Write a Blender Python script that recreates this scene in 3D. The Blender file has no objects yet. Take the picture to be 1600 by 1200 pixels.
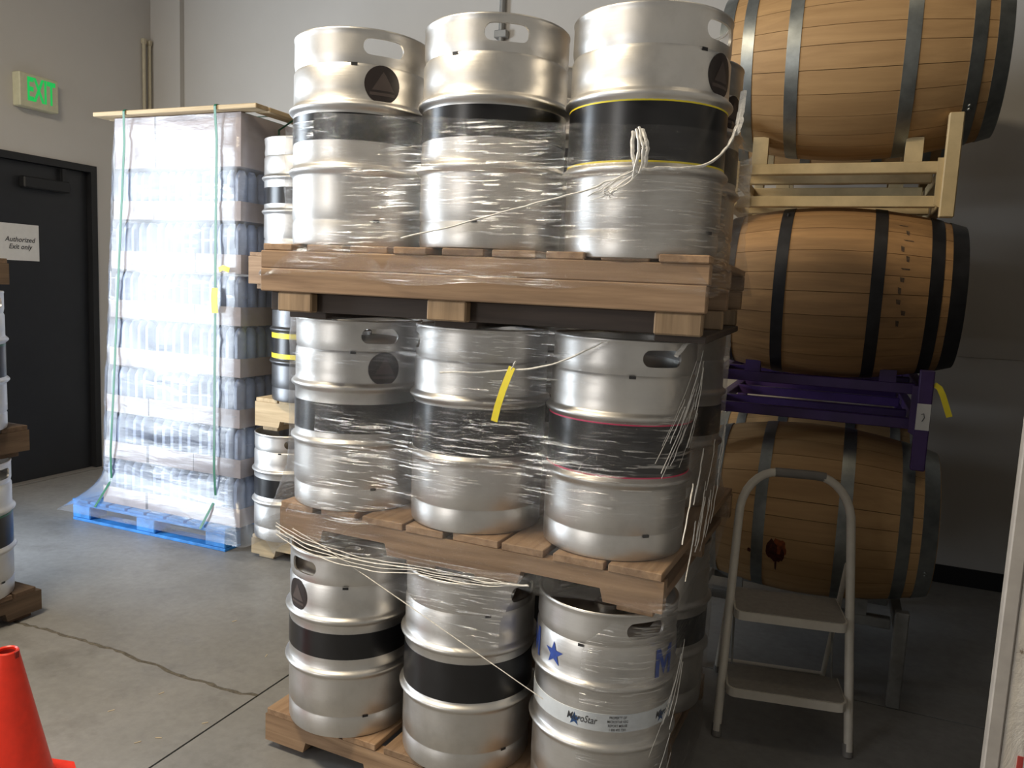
import bpy, bmesh, math, random
from math import sin, cos, pi, radians as rad
from mathutils import Vector, Matrix, noise

S = bpy.context.scene
COL = S.collection
rng = random.Random(7)

# ------------------------------------------------------------------ camera
F_PX, PITCH, ROLL, YAW, CAM_Z = 1231.4, rad(6.914), rad(2.6126), rad(22.506), 1.5717
fw = Vector((-sin(YAW) * cos(PITCH), cos(YAW) * cos(PITCH), -sin(PITCH)))
rt = Vector((cos(YAW), sin(YAW), 0)); up = rt.cross(fw)
r2 = cos(ROLL) * rt + sin(ROLL) * up; u2 = cos(ROLL) * up - sin(ROLL) * rt
cam_data = bpy.data.cameras.new('camera'); cam = bpy.data.objects.new('camera', cam_data); COL.objects.link(cam)
m = Matrix((r2, u2, -fw)).transposed().to_4x4(); m.translation = (0, 0, CAM_Z); cam.matrix_world = m
cam_data.sensor_width = 36; cam_data.lens = F_PX / 1600 * 36; cam_data.clip_start = 0.05
S.camera = cam

# ------------------------------------------------------------------ light and exposure
S.view_settings.view_transform = 'Standard'; S.view_settings.look = 'None'
S.view_settings.exposure = 0.0; S.view_settings.gamma = 1.0; S.view_settings.use_curve_mapping = False
S.cycles.transparent_max_bounces = 24
S.cycles.max_bounces = 10
W = bpy.data.worlds.new('world'); S.world = W; W.use_nodes = True
W.node_tree.nodes['Background'].inputs[0].default_value = (0.75, 0.85, 1, 1)
W.node_tree.nodes['Background'].inputs[1].default_value = 1.0

def area(name, loc, size, power, color, direction):
    d = bpy.data.lights.new(name, 'AREA'); d.shape = 'RECTANGLE'; d.size, d.size_y = size
    d.energy = power; d.color = color
    o = bpy.data.objects.new(name, d); COL.objects.link(o); o.location = loc
    o.rotation_euler = Vector(direction).to_track_quat('-Z', 'Y').to_euler()
    return o
area('daylight_door', (-5.62, 1.3, 1.5), (1.7, 3.0), 300, (0.80, 0.90, 1.0), (1, 0.2, -0.05))
area('daylight_rear_door', (-4.2, -4.4, 2.2), (1.6, 3.4), 95, (1.0, 0.95, 0.88), (0.3, 1, 0.0))
area('ceiling_lamp_light', (-2.4, 0.7, 4.05), (1.4, 0.4), 145, (1.0, 0.85, 0.62), (0, 0, -1))
area('ceiling_lamp_light', (0.3, 2.5, 4.8), (1.2, 0.3), 5, (1.0, 0.82, 0.56), (0, 0, -1))

# ------------------------------------------------------------------ materials
def mat(name):
    M = bpy.data.materials.new(name); M.use_nodes = True
    nt = M.node_tree; return M, nt, nt.nodes['Principled BSDF']
def N(nt, t, **kw):
    n = nt.nodes.new(t)
    for k, v in kw.items():
        if k in n.inputs: n.inputs[k].default_value = v
        else: setattr(n, k, v)
    return n
def ramp(nt, fac, stops):
    r = nt.nodes.new('ShaderNodeValToRGB'); nt.links.new(fac, r.inputs[0])
    e = r.color_ramp.elements
    while len(e) < len(stops): e.new(0.5)
    for i, (p, c) in enumerate(stops):
        e[i].position = p; e[i].color = (*c, 1) if len(c) == 3 else c
    return r.outputs[0]
def coords(nt, scale=(1, 1, 1), rnd=True, kind='Object'):
    tc = nt.nodes.new('ShaderNodeTexCoord'); mp = nt.nodes.new('ShaderNodeMapping'); mp.inputs['Scale'].default_value = scale
    nt.links.new(tc.outputs[kind], mp.inputs[0])
    if rnd:
        oi = nt.nodes.new('ShaderNodeObjectInfo'); mu = N(nt, 'ShaderNodeMath', operation='MULTIPLY'); mu.inputs[1].default_value = 57.0
        nt.links.new(oi.outputs['Random'], mu.inputs[0]); nt.links.new(mu.outputs[0], mp.inputs['Location'])
    return mp.outputs[0]
def noisy(nt, vec, scale, detail=4, rough=0.55, dist=0.0):
    n = N(nt, 'ShaderNodeTexNoise', Scale=scale, Detail=detail, Roughness=rough, Distortion=dist)
    nt.links.new(vec, n.inputs['Vector']); return n.outputs['Fac']
def bump(nt, h, b, strength=0.2, dist=0.01):
    n = N(nt, 'ShaderNodeBump', Strength=strength, Distance=dist)
    nt.links.new(h, n.inputs['Height']); nt.links.new(n.outputs[0], b.inputs['Normal'])
def plain(name, color, rough=0.5, metal=0.0, vary=0.06, scale=30, bmp=0.0, coat=0.0):
    M, nt, b = mat(name)
    v = coords(nt); f = noisy(nt, v, scale)
    c0 = tuple(max(0, c * (1 - vary)) for c in color); c1 = tuple(min(1, c * (1 + vary)) for c in color)
    nt.links.new(ramp(nt, f, [(0.3, c0), (0.7, c1)]), b.inputs['Base Color'])
    b.inputs['Roughness'].default_value = rough; b.inputs['Metallic'].default_value = metal
    if coat: b.inputs['Coat Weight'].default_value = coat
    if bmp: bump(nt, f, b, bmp)
    return M
def steel(name, base, rough):
    M, nt, b = mat(name)
    v = coords(nt); f = noisy(nt, v, 9, 6, 0.65)
    v2 = coords(nt, (14, 14, 160)); g = noisy(nt, v2, 1.0, 3, 0.6)
    nt.links.new(ramp(nt, f, [(0.28, tuple(c * 0.86 for c in base)), (0.5, base), (0.75, tuple(min(1, c * 1.07) for c in base))]), b.inputs['Base Color'])
    b.inputs['Metallic'].default_value = 1.0
    r = N(nt, 'ShaderNodeMapRange'); r.inputs['To Min'].default_value = rough - 0.06; r.inputs['To Max'].default_value = rough + 0.09
    nt.links.new(f, r.inputs[0]); nt.links.new(r.outputs[0], b.inputs['Roughness'])
    bump(nt, g, b, 0.06, 0.004)
    return M
def wood(name, dark, light, axis, rough=0.75, grain=1.0, vary=(0.78, 1.16)):
    M, nt, b = mat(name)
    sc = [38 * grain] * 3; sc[axis] = 2.2
    v = coords(nt, tuple(sc)); f = noisy(nt, v, 1.0, 6, 0.6, 0.4)
    oi = nt.nodes.new('ShaderNodeObjectInfo')
    col = ramp(nt, f, [(0.25, dark), (0.75, light)])
    h = N(nt, 'ShaderNodeHueSaturation'); nt.links.new(col, h.inputs['Color'])
    mr = N(nt, 'ShaderNodeMapRange'); mr.inputs['To Min'].default_value = vary[0]; mr.inputs['To Max'].default_value = vary[1]
    nt.links.new(oi.outputs['Random'], mr.inputs[0]); nt.links.new(mr.outputs[0], h.inputs['Value'])
    nt.links.new(h.outputs[0], b.inputs['Base Color']); b.inputs['Roughness'].default_value = rough
    bump(nt, f, b, 0.25, 0.004)
    return M
def film(name, haze, gloss, streak_scale, streak_amt, bump_s, rough=0.09, hazecol=(0.9, 0.9, 0.92), vscale=(3, 70, 1), glint=0.45, gscale=(11, 150, 1), even=False):
    """clear stretch film: mostly transparent, a little white haze, sharp glints painted in by a noise mask on its gloss"""
    M, nt, b = mat(name); nt.nodes.remove(b); out = nt.nodes['Material Output']
    v = coords(nt, vscale, True, 'UV'); st = noisy(nt, v, streak_scale, 5, 0.62, 0.25)
    v2 = coords(nt, (1.2, 2.2, 1), True, 'UV'); big = noisy(nt, v2, 2.0, 2, 0.5)
    sm = ramp(nt, st, [(0.50, (0, 0, 0)), (0.74, (1, 1, 1))]); bm_ = ramp(nt, big, [(0.44, (0.06, 0.06, 0.06)), (0.6, (1, 1, 1))])
    mul = N(nt, 'ShaderNodeMath', operation='MULTIPLY'); nt.links.new(sm, mul.inputs[0]); nt.links.new(bm_, mul.inputs[1])
    hz = N(nt, 'ShaderNodeMath', operation='MULTIPLY_ADD'); nt.links.new(mul.outputs[0], hz.inputs[0]); hz.inputs[1].default_value = streak_amt; hz.inputs[2].default_value = haze
    tr = N(nt, 'ShaderNodeBsdfTransparent', Color=(0.97, 0.97, 0.97, 1)); df = N(nt, 'ShaderNodeBsdfDiffuse', Color=(*hazecol, 1)); tl = N(nt, 'ShaderNodeBsdfTranslucent', Color=(*hazecol, 1))
    gl = N(nt, 'ShaderNodeBsdfGlossy', Roughness=rough, Color=(1, 1, 1, 1))
    bp = N(nt, 'ShaderNodeBump', Strength=bump_s, Distance=0.008); nt.links.new(st, bp.inputs['Height']); nt.links.new(bp.outputs[0], gl.inputs['Normal'])
    m0 = N(nt, 'ShaderNodeMixShader'); m0.inputs[0].default_value = 0.4; nt.links.new(df.outputs[0], m0.inputs[1]); nt.links.new(tl.outputs[0], m0.inputs[2])
    m1 = N(nt, 'ShaderNodeMixShader'); nt.links.new(hz.outputs[0], m1.inputs[0]); nt.links.new(tr.outputs[0], m1.inputs[1]); nt.links.new(m0.outputs[0], m1.inputs[2])
    lw = N(nt, 'ShaderNodeLayerWeight', Blend=0.25); nt.links.new(bp.outputs[0], lw.inputs['Normal'])
    ga = N(nt, 'ShaderNodeMath', operation='MULTIPLY_ADD', use_clamp=True); nt.links.new(lw.outputs['Fresnel'], ga.inputs[0]); ga.inputs[1].default_value = 0.5; ga.inputs[2].default_value = gloss
    tc = ramp(nt, noisy(nt, coords(nt, gscale, True, 'UV'), 1.0, 2, 0.5), [(0.57, (0, 0, 0)), (0.61, (1, 1, 1))]); gl2 = N(nt, 'ShaderNodeMath', operation='MULTIPLY'); nt.links.new(tc, gl2.inputs[0]); nt.links.new(bm_, gl2.inputs[1])  # glints painted into the gloss by noise, apart from the wrinkle bump
    ga2 = N(nt, 'ShaderNodeMath', operation='MULTIPLY_ADD', use_clamp=True); nt.links.new(gl2.outputs[0], ga2.inputs[0]); ga2.inputs[1].default_value = glint; nt.links.new(ga.outputs[0], ga2.inputs[2]); ga = ga2
    gb = N(nt, 'ShaderNodeMath', operation='MULTIPLY'); nt.links.new(ga.outputs[0], gb.inputs[0])
    gm = N(nt, 'ShaderNodeMath', operation='MULTIPLY_ADD'); nt.links.new(bm_, gm.inputs[0]); gm.inputs[1].default_value = 0.0 if even else 0.75; gm.inputs[2].default_value = 1.0 if even else 0.25
    nt.links.new(gm.outputs[0], gb.inputs[1])
    m2 = N(nt, 'ShaderNodeMixShader'); nt.links.new(gb.outputs[0], m2.inputs[0]); nt.links.new(m1.outputs[0], m2.inputs[1]); nt.links.new(gl.outputs[0], m2.inputs[2])
    nt.links.new(m2.outputs[0], out.inputs['Surface'])
    return M

STEEL = steel('brushed_steel', (0.66, 0.645, 0.625), 0.40)
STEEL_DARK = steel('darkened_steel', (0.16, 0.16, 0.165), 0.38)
BLACK = plain('black_band', (0.012, 0.012, 0.014), 0.28, 0, 0.3, 12)
RUBBER = plain('black_rubber', (0.015, 0.015, 0.017), 0.6)
YELLOW = plain('yellow_tape', (0.82, 0.68, 0.03), 0.45)
PINK = plain('pink_tape', (0.75, 0.04, 0.14), 0.45)
GREEN = plain('green_strap', (0.012, 0.13, 0.065), 0.35)
EMBLEM = plain('emblem_brown', (0.022, 0.014, 0.013), 0.4)
EMBLEM_MARK = plain('emblem_mark', (0.075, 0.055, 0.05), 0.45)
BLUE_PRINT = plain('blue_print', (0.03, 0.075, 0.36), 0.4, 0, 0.2, 60)
WHITE_BAND = plain('white_band', (0.62, 0.66, 0.7), 0.35, 0, 0.08, 25)
INK = plain('printing_ink', (0.03, 0.03, 0.035), 0.5)
INK_BLUE = plain('printing_ink_blue', (0.02, 0.07, 0.2), 0.5)
PALLET = wood('pallet_wood_long', (0.17, 0.10, 0.055), (0.40, 0.265, 0.16), 0)
PALLET_Y = wood('pallet_wood_cross', (0.19, 0.11, 0.06), (0.42, 0.28, 0.17), 1)
PALLET_Z = wood('pallet_wood_block', (0.17, 0.11, 0.06), (0.36, 0.25, 0.15), 2)
PALE_X = wood('pale_wood_long', (0.42, 0.31, 0.18), (0.66, 0.52, 0.33), 0)
PALE_Y = wood('pale_wood_cross', (0.42, 0.31, 0.18), (0.66, 0.52, 0.33), 1)
SHADE_PX = wood('shaded_pallet_wood_long', (0.07, 0.045, 0.028), (0.17, 0.115, 0.075), 0)  # pallet wood darkened in colour to carry the shade at the left edge
SHADE_PY = wood('shaded_pallet_wood_cross', (0.08, 0.05, 0.03), (0.18, 0.12, 0.08), 1)
BLUE_WOOD = plain('blue_painted_wood', (0.035, 0.22, 0.60), 0.6, 0, 0.3, 14, 0.2)
OAK = wood('oak_stave', (0.36, 0.21, 0.09), (0.50, 0.31, 0.14), 0, 0.62, 0.8, (0.9, 1.08))
OAK_B = wood('weathered_oak_stave', (0.27, 0.15, 0.065), (0.47, 0.27, 0.115), 0, 0.62, 0.8, (0.85, 1.1))
GALV = plain('galvanised_hoop', (0.27, 0.29, 0.29), 0.42, 0.85, 0.2, 18)
HOOP_BLACK = plain('black_hoop', (0.022, 0.022, 0.026), 0.5, 0.3, 0.3, 20)
CREAM = plain('cream_paint', (0.58, 0.45, 0.25), 0.5, 0, 0.15, 12)
PURPLE = plain('purple_paint', (0.058, 0.026, 0.13), 0.42, 0, 0.15, 12)
GREY_PAINT = plain('grey_rack_paint', (0.26, 0.26, 0.25), 0.5, 0.2, 0.25, 14)
WHITE_TUBE = plain('white_tube', (0.66, 0.62, 0.55), 0.35, 0, 0.05)
GREY_PLASTIC = plain('grey_plastic', (0.20, 0.19, 0.18), 0.5)
STEP_GREY = plain('step_grey', (0.30, 0.28, 0.25), 0.5, 0, 0.1, 50)
CONE = plain('cone_red', (0.80, 0.035, 0.014), 0.4, 0, 0.08)
CONE_IN = plain('cone_inside', (0.3, 0.02, 0.015), 0.7)
PAPER = plain('paper_white', (0.72, 0.71, 0.69), 0.7, 0, 0.03)
CARD = plain('cardboard', (0.40, 0.335, 0.325), 0.7, 0, 0.1, 10)
BOTTLE = plain('blue_bottles', (0.22, 0.275, 0.41), 0.3, 0, 0.3, 9)
DOOR = plain('door_charcoal', (0.016, 0.017, 0.020), 0.45, 0, 0.1, 8)
DOOR_TRIM = plain('door_frame_black', (0.010, 0.010, 0.011), 0.5)
EXIT_BOX = plain('exit_housing', (0.62, 0.60, 0.42), 0.5)
CONDUIT = plain('conduit_paint', (0.56, 0.50, 0.36), 0.5)
PIPE = plain('pipe_grey', (0.33, 0.33, 0.32), 0.45, 0.4)
SPLINTER = plain('splinter', (0.62, 0.52, 0.38), 0.8)
STAIN = plain('wine_stain', (0.05, 0.008, 0.006), 0.35, 0, 0.5, 60)
STAIN2 = plain('rust_stain', (0.22, 0.05, 0.012), 0.45, 0, 0.5, 60)
FILM = film('stretch_film', 0.012, 0.04, 1.0, 0.30, 1.0, 0.07, (0.9, 0.9, 0.92), (9, 120, 1))
FILM_CLEAR = film('clear_stretch_film', 0.022, 0.03, 1.0, 0.14, 1.0, 0.07, (0.9, 0.9, 0.92), (7, 110, 1))
FILM_LOAD = film('cloudy_stretch_film', 0.15, 0.055, 1.0, 0.14, 0.55, 0.28, (0.58, 0.64, 0.76), (5, 22, 1), 0.05, (6, 30, 1), True)
ROPE = plain('twisted_film', (0.78, 0.76, 0.72), 0.22, 0, 0.15, 90, 0.6)
M_, nt_, b_ = mat('exit_green')
b_.inputs['Base Color'].default_value = (0.02, 0.6, 0.16, 1); b_.inputs['Emission Color'].default_value = (0.0, 0.50, 0.07, 1); b_.inputs['Emission Strength'].default_value = 0.55
EXIT_GREEN = M_

def wall_mat(name, c, marks=0.06):
    M, nt, b = mat(name); v = coords(nt, (1, 1, 1), False)
    f = noisy(nt, v, 1.3, 5, 0.6); g = noisy(nt, v, 70, 3, 0.6)
    nt.links.new(ramp(nt, f, [(0.3, tuple(x * (1 - marks) for x in c)), (0.7, c)]), b.inputs['Base Color'])
    b.inputs['Roughness'].default_value = 0.85; bump(nt, g, b, 0.12, 0.004); return M
WALL = wall_mat('wall_paint', (0.60, 0.575, 0.54))
WALL_DARK = wall_mat('unpainted_block', (0.20, 0.19, 0.175))
CEIL = wall_mat('ceiling_paint', (0.24, 0.225, 0.21))
def concrete():
    M, nt, b = mat('concrete'); v = coords(nt, (1, 1, 1), False)
    f = noisy(nt, v, 1.1, 7, 0.62, 0.3); g = noisy(nt, v, 26, 5, 0.6); h = noisy(nt, v, 4.5, 5, 0.7)
    c = ramp(nt, f, [(0.3, (0.20, 0.198, 0.196)), (0.5, (0.255, 0.253, 0.25)), (0.72, (0.29, 0.287, 0.285))])
    d = ramp(nt, h, [(0.25, (0.72, 0.70, 0.68)), (0.48, (1, 1, 1))])
    e = ramp(nt, g, [(0.3, (0.86, 0.86, 0.86)), (0.7, (1.05, 1.05, 1.05))])
    m1 = N(nt, 'ShaderNodeMix', data_type='RGBA', blend_type='MULTIPLY'); m1.inputs[0].default_value = 1.0
    m2 = N(nt, 'ShaderNodeMix', data_type='RGBA', blend_type='MULTIPLY'); m2.inputs[0].default_value = 1.0
    nt.links.new(c, m1.inputs[6]); nt.links.new(d, m1.inputs[7]); nt.links.new(m1.outputs[2], m2.inputs[6]); nt.links.new(e, m2.inputs[7])
    nt.links.new(m2.outputs[2], b.inputs['Base Color'])
    r = N(nt, 'ShaderNodeMapRange'); r.inputs['To Min'].default_value = 0.38; r.inputs['To Max'].default_value = 0.62
    nt.links.new(h, r.inputs[0]); nt.links.new(r.outputs[0], b.inputs['Roughness']); bump(nt, g, b, 0.08, 0.004)
    return M
CONCRETE = concrete()
DIRT = plain('joint_dirt', (0.05, 0.046, 0.042), 0.9, 0, 0.3, 20)
def peel():
    M, nt, b = mat('peeling_white_paint'); v = coords(nt, (1, 1, 0.8), False); f = noisy(nt, v, 16, 6, 0.7, 0.6)
    nt.links.new(ramp(nt, f, [(0.34, (0.20, 0.15, 0.11)), (0.38, (0.55, 0.51, 0.46)), (0.6, (0.64, 0.60, 0.54))]), b.inputs['Base Color'])
    b.inputs['Roughness'].default_value = 0.6; bump(nt, f, b, 0.5, 0.01); return M
PEEL = peel()

# ------------------------------------------------------------------ mesh helpers
class MB:
    def __init__(s): s.v = []; s.f = []; s.uv = {}
    def add(s, vs, fs):
        n = len(s.v); s.v += [tuple(v) for v in vs]; s.f += [tuple(i + n for i in f) for f in fs]; return n
    def box(s, a, b, bev=0.0, R=None, c=None):
        """box from corner a to b, edges chamfered by bev; optional rotation R about c"""
        bm = bmesh.new(); bmesh.ops.create_cube(bm, size=1)
        A, B = Vector(a), Vector(b)
        for v in bm.verts: v.co = Vector(((A.x + B.x) / 2 + v.co.x * (B.x - A.x), (A.y + B.y) / 2 + v.co.y * (B.y - A.y), (A.z + B.z) / 2 + v.co.z * (B.z - A.z)))
        if bev: bmesh.ops.bevel(bm, geom=bm.edges[:], offset=bev, segments=1, affect='EDGES')
        bm.verts.index_update()
        vs = [v.co.copy() for v in bm.verts]
        if R is not None:
            C = Vector(c) if c is not None else (A + B) / 2
            vs = [C + R @ (v - C) for v in vs]
        s.add(vs, [[v.index for v in f.verts] for f in bm.faces]); bm.free(); return s
    def prism(s, poly, axis, a, b):
        """polygon in the plane across `axis`, from a to b"""
        n = len(poly)
        def P(p, t): q = list(p); q.insert(axis, t); return tuple(q)
        s.add([P(p, a) for p in poly] + [P(p, b) for p in poly],
              [tuple(range(n))[::-1], tuple(range(n, 2 * n))] + [(i, (i + 1) % n, n + (i + 1) % n, n + i) for i in range(n)]); return s
    def lathe(s, prof, n=64, axis=2, closed=False, a0=0.0, a1=2 * pi):
        full = abs(a1 - a0 - 2 * pi) < 1e-6; k = n if full else n + 1
        vs = []
        for r, z in prof:
            for i in range(k):
                a = a0 + (a1 - a0) * i / n; x, y = r * cos(a), r * sin(a)
                vs.append((x, y, z) if axis == 2 else (z, x, y))
        fs = []; P = len(prof)
        for j in range(P if closed else P - 1):
            j2 = (j + 1) % P
            for i in range(n):
                i2 = (i + 1) % k
                fs.append((j * k + i, j * k + i2, j2 * k + i2, j2 * k + i))
        s.add(vs, fs); return s
    def tube(s, pts, r, n=12, closed=False, flat=None):
        pts = [Vector(p) for p in pts]; L = len(pts); vs = []; prev = None
        for i, p in enumerate(pts):
            t = (pts[min(i + 1, L - 1)] - pts[max(i - 1, 0)]).normalized()
            if prev is None:
                ref = Vector((0, 0, 1)) if abs(t.z) < 0.9 else Vector((1, 0, 0)); a = t.cross(ref).normalized()
            else: a = (prev - t * prev.dot(t)).normalized()
            prev = a; b = t.cross(a); rr = r[i] if isinstance(r, (list, tuple)) else r
            for k in range(n):
                an = 2 * pi * k / n; vs.append(p + (a * cos(an) + b * sin(an) * (flat or 1)) * rr)
        fs = [(i * n + k, i * n + (k + 1) % n, (i + 1) * n + (k + 1) % n, (i + 1) * n + k) for i in range(L - 1) for k in range(n)]
        fs += [tuple(range(n))[::-1], tuple(range((L - 1) * n, L * n))]
        s.add(vs, fs); return s
    def mesh(s, name, material, smooth=35):
        me = bpy.data.meshes.new(name); me.from_pydata(s.v, [], s.f); me.validate()
        bm = bmesh.new(); bm.from_mesh(me); bmesh.ops.recalc_face_normals(bm, faces=bm.faces[:]); bm.to_mesh(me); bm.free()
        if smooth:
            me.polygons.foreach_set('use_smooth', [True] * len(me.polygons)); me.set_sharp_from_angle(angle=rad(smooth))
        me.materials.append(material); return me
    def build(s, name, material, parent=None, smooth=35, loc=None): return link(name, s.mesh(name, material, smooth), parent, loc)
def link(name, me, parent=None, loc=None, rot=None, label=None):
    o = bpy.data.objects.new(name, me); COL.objects.link(o)
    if parent: o.parent = parent
    if loc is not None: o.location = loc
    if rot is not None: o.rotation_euler = rot
    if label: o['label'] = label
    return o
def thing(name, label, cat, loc=(0, 0, 0), rot=(0, 0, 0), group=None):
    o = bpy.data.objects.new(name, None); COL.objects.link(o); o.location = loc; o.rotation_euler = rot
    return tag(o, label, cat, group)
def tag(o, label, cat, group=None):
    o['label'] = label; o['category'] = cat
    if group: o['group'] = group
    return o
def struct(o, label=None):
    o['kind'] = 'structure'
    if label: o['label'] = label
    return o
def copy_part(src, parent):
    c = src.copy(); COL.objects.link(c); c.parent = parent; return c
def text_pts(body, size, nx=0.0, off=0.012):
    cu = bpy.data.curves.new('lettering', 'FONT'); cu.body = body; cu.size = size; cu.align_x = 'CENTER'; cu.align_y = 'CENTER'; cu.resolution_u = 3; cu.offset = off * size
    o = bpy.data.objects.new('lettering', cu); COL.objects.link(o)
    bpy.context.view_layer.update()
    me = bpy.data.meshes.new_from_object(o.evaluated_get(bpy.context.evaluated_depsgraph_get()))
    bm = bmesh.new(); bm.from_mesh(me)
    if nx:
        x0 = min(v.co.x for v in bm.verts); x1 = max(v.co.x for v in bm.verts); x = x0 + nx
        while x < x1:
            bmesh.ops.bisect_plane(bm, geom=bm.verts[:] + bm.edges[:] + bm.faces[:], plane_co=(x, 0, 0), plane_no=(1, 0, 0)); x += nx
    bm.verts.index_update()
    vs = [v.co.copy() for v in bm.verts]; fs = [[v.index for v in f.verts] for f in bm.faces]
    bm.free(); bpy.data.objects.remove(o); bpy.data.curves.remove(cu); bpy.data.meshes.remove(me)
    return vs, fs
def wrap_on(vs, az, z, r, sx=1.0, sy=1.0, slant=0.0):
    return [(r * cos(az + (v.x * sx + v.y * slant) / r), r * sin(az + (v.x * sx + v.y * slant) / r), z + v.y * sy) for v in vs]

# ------------------------------------------------------------------ the room
WX, WY, RX, BY, CZ = -5.37, 5.03, 3.4, -5.0, 5.2
fl = struct(MB().box((WX - 0.4, BY - 0.3, -0.16), (RX + 0.3, WY + 0.3, -0.02)).build('floor', DIRT))
def slab(poly):
    mb = MB(); mb.prism(poly, 2, -0.03, 0.0); o = mb.build('floor_slab', CONCRETE, fl, 0); return o
XJ, YC, YJ = -1.915, 2.25, 3.305
def crack(x): return YC + 0.035 * noise.noise((x * 2.1, 3.3, 0)) + 0.018 * noise.noise((x * 9, 1.3, 0)) + 0.01 * noise.noise((x * 31, 7.3, 0))
n = 130; xs = [WX - 0.4 + (XJ - 0.004 - WX + 0.4) * i / n for i in range(n + 1)]
slab([(XJ - 0.004, WY + 0.3), (WX - 0.4, WY + 0.3)] + [(x, crack(x) + 0.009 + 0.011 * noise.noise((x * 27, 0, 2))) for x in xs])
slab([(WX - 0.4, BY - 0.3), (XJ - 0.004, BY - 0.3)] + [(x, crack(x) - 0.009 + 0.011 * noise.noise((x * 27, 5, 2))) for x in xs[::-1]])
slab([(XJ + 0.004, BY - 0.3), (RX + 0.3, BY - 0.3), (RX + 0.3, YJ - 0.004), (XJ + 0.004, YJ - 0.004)])
slab([(XJ + 0.004, YJ + 0.004), (RX + 0.3, YJ + 0.004), (RX + 0.3, WY + 0.3), (XJ + 0.004, WY + 0.3)])

MB().box((WX, YC - 0.08, -0.012), (XJ - 0.005, YC + 0.08, -0.0022)).build('crack_filler', plain('crack_filler', (0.125, 0.113, 0.095), 0.95, 0, 0.4, 60, 0.4), fl, 0)
wb = struct(MB().box((WX - 0.3, WY + 0.02, 0), (RX + 0.3, WY + 0.2, CZ)).build('wall_back', WALL, None, 0))
for z0, z1 in ((0, 1.3045), (1.3065, CZ)):
    MB().box((WX, WY, z0), (RX, WY + 0.02, z1)).build('wall_panel', WALL, wb, 0)
# left wall with the dark door and the open loading door beside the camera
DY0, DY1, DZ = 3.36, 4.40, 2.30
OY0, OY1, OZ = 0.42, 2.16, 3.05
wl = MB()
for y0, y1, z0, z1 in ((BY, OY0, 0, CZ), (OY0, OY1, OZ, CZ), (OY1, DY0 - 0.05, 0, CZ), (DY0 - 0.05, DY1 + 0.05, DZ + 0.05, CZ), (DY1 + 0.05, WY + 0.1, 0, CZ)):
    wl.box((WX - 0.25, y0, z0), (WX, y1, z1))
struct(wl.build('wall_left', WALL, None, 0))
struct(MB().box((RX, BY, 0), (RX + 0.2, WY + 0.1, CZ)).build('wall_right', WALL_DARK, None, 0))
wr = MB()
for x0, x1, z0, z1 in ((WX - 0.3, -5.05, 0, CZ), (-5.05, -3.35, 4.0, CZ), (-3.35, RX + 0.2, 0, CZ)):
    wr.box((x0, BY - 0.2, z0), (x1, BY, z1))
struct(wr.build('wall_rear', wall_mat('grey_block', (0.38, 0.36, 0.33)), None, 0))
struct(MB().box((WX - 0.3, BY - 0.2, CZ), (RX + 0.2, WY + 0.2, CZ + 0.2)).build('ceiling', CEIL, None, 0))
struct(MB().box((WX, 4.985, 0), (-5.06, WY, CZ)).build('trim_1', WALL, None, 0), 'shallow painted pilaster in the corner of the two walls')
struct(MB().box((0.30, WY - 0.012, 0), (RX, WY, 0.105), 0.003).build('baseboard_back', RUBBER, None, 0), 'black rubber base strip on the back wall')
d1 = struct(MB().box((WX - 0.09, DY0, 0.01), (WX - 0.04, DY1, DZ), 0.003).build('door_1', DOOR), 'charcoal metal door in the left wall')
fr = MB(); fr.box((WX - 0.2, DY0 - 0.05, 0), (WX + 0.012, DY0, DZ + 0.05)); fr.box((WX - 0.2, DY1, 0), (WX + 0.012, DY1 + 0.05, DZ + 0.05)); fr.box((WX - 0.2, DY0, DZ), (WX + 0.012, DY1, DZ + 0.05))
fr.build('door_frame', DOOR_TRIM, d1)
cl = MB().box((WX - 0.04, 3.86, 2.12), (WX + 0.02, 4.22, 2.20), 0.008).build('door_closer', DOOR_TRIM, d1)
MB().box((WX - 0.02, 4.17, 2.20), (WX, 4.20, 2.29)).build('closer_arm', DOOR_TRIM, cl)
MB().box((WX - 0.25, DY0 - 0.05, -0.001), (WX + 0.02, DY1 + 0.05, 0.012), 0.003).build('threshold', GREY_PLASTIC, d1)
# paper notice on the door
pp = tag(MB().box((WX - 0.0405, 3.70, 1.61), (WX - 0.039, 4.00, 1.865)).build('paper_notice', PAPER, None, 0), 'white paper notice with two lines of handwriting taped to the dark door', 'notice')
for body, z in (('Authorized', 1.755), ('Exit only', 1.705)):
    vs, fs = text_pts(body, 0.048); mb = MB(); mb.add([(WX - 0.0375, 3.86 + v.x + v.y * 0.25, z + v.y) for v in vs], fs); mb.build('handwriting', INK, pp, 0)
# exit sign
ex = thing('exit_sign', 'pale exit sign box with green letters high on the left wall', 'sign', (WX, 3.95, 2.66))
MB().box((0, -0.145, 0), (0.075, 0.145, 0.225), 0.006).build('housing', EXIT_BOX, ex)
vs, fs = text_pts('EXIT', 0.20, 0, 0.028); mb = MB(); w = max(v.x for v in vs)
mb.add([(0.0765, v.x / w * 0.108 + 0.012, 0.115 + v.y * 1.08) for v in vs], fs); mb.build('lettering', EXIT_GREEN, ex, 0)
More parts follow.
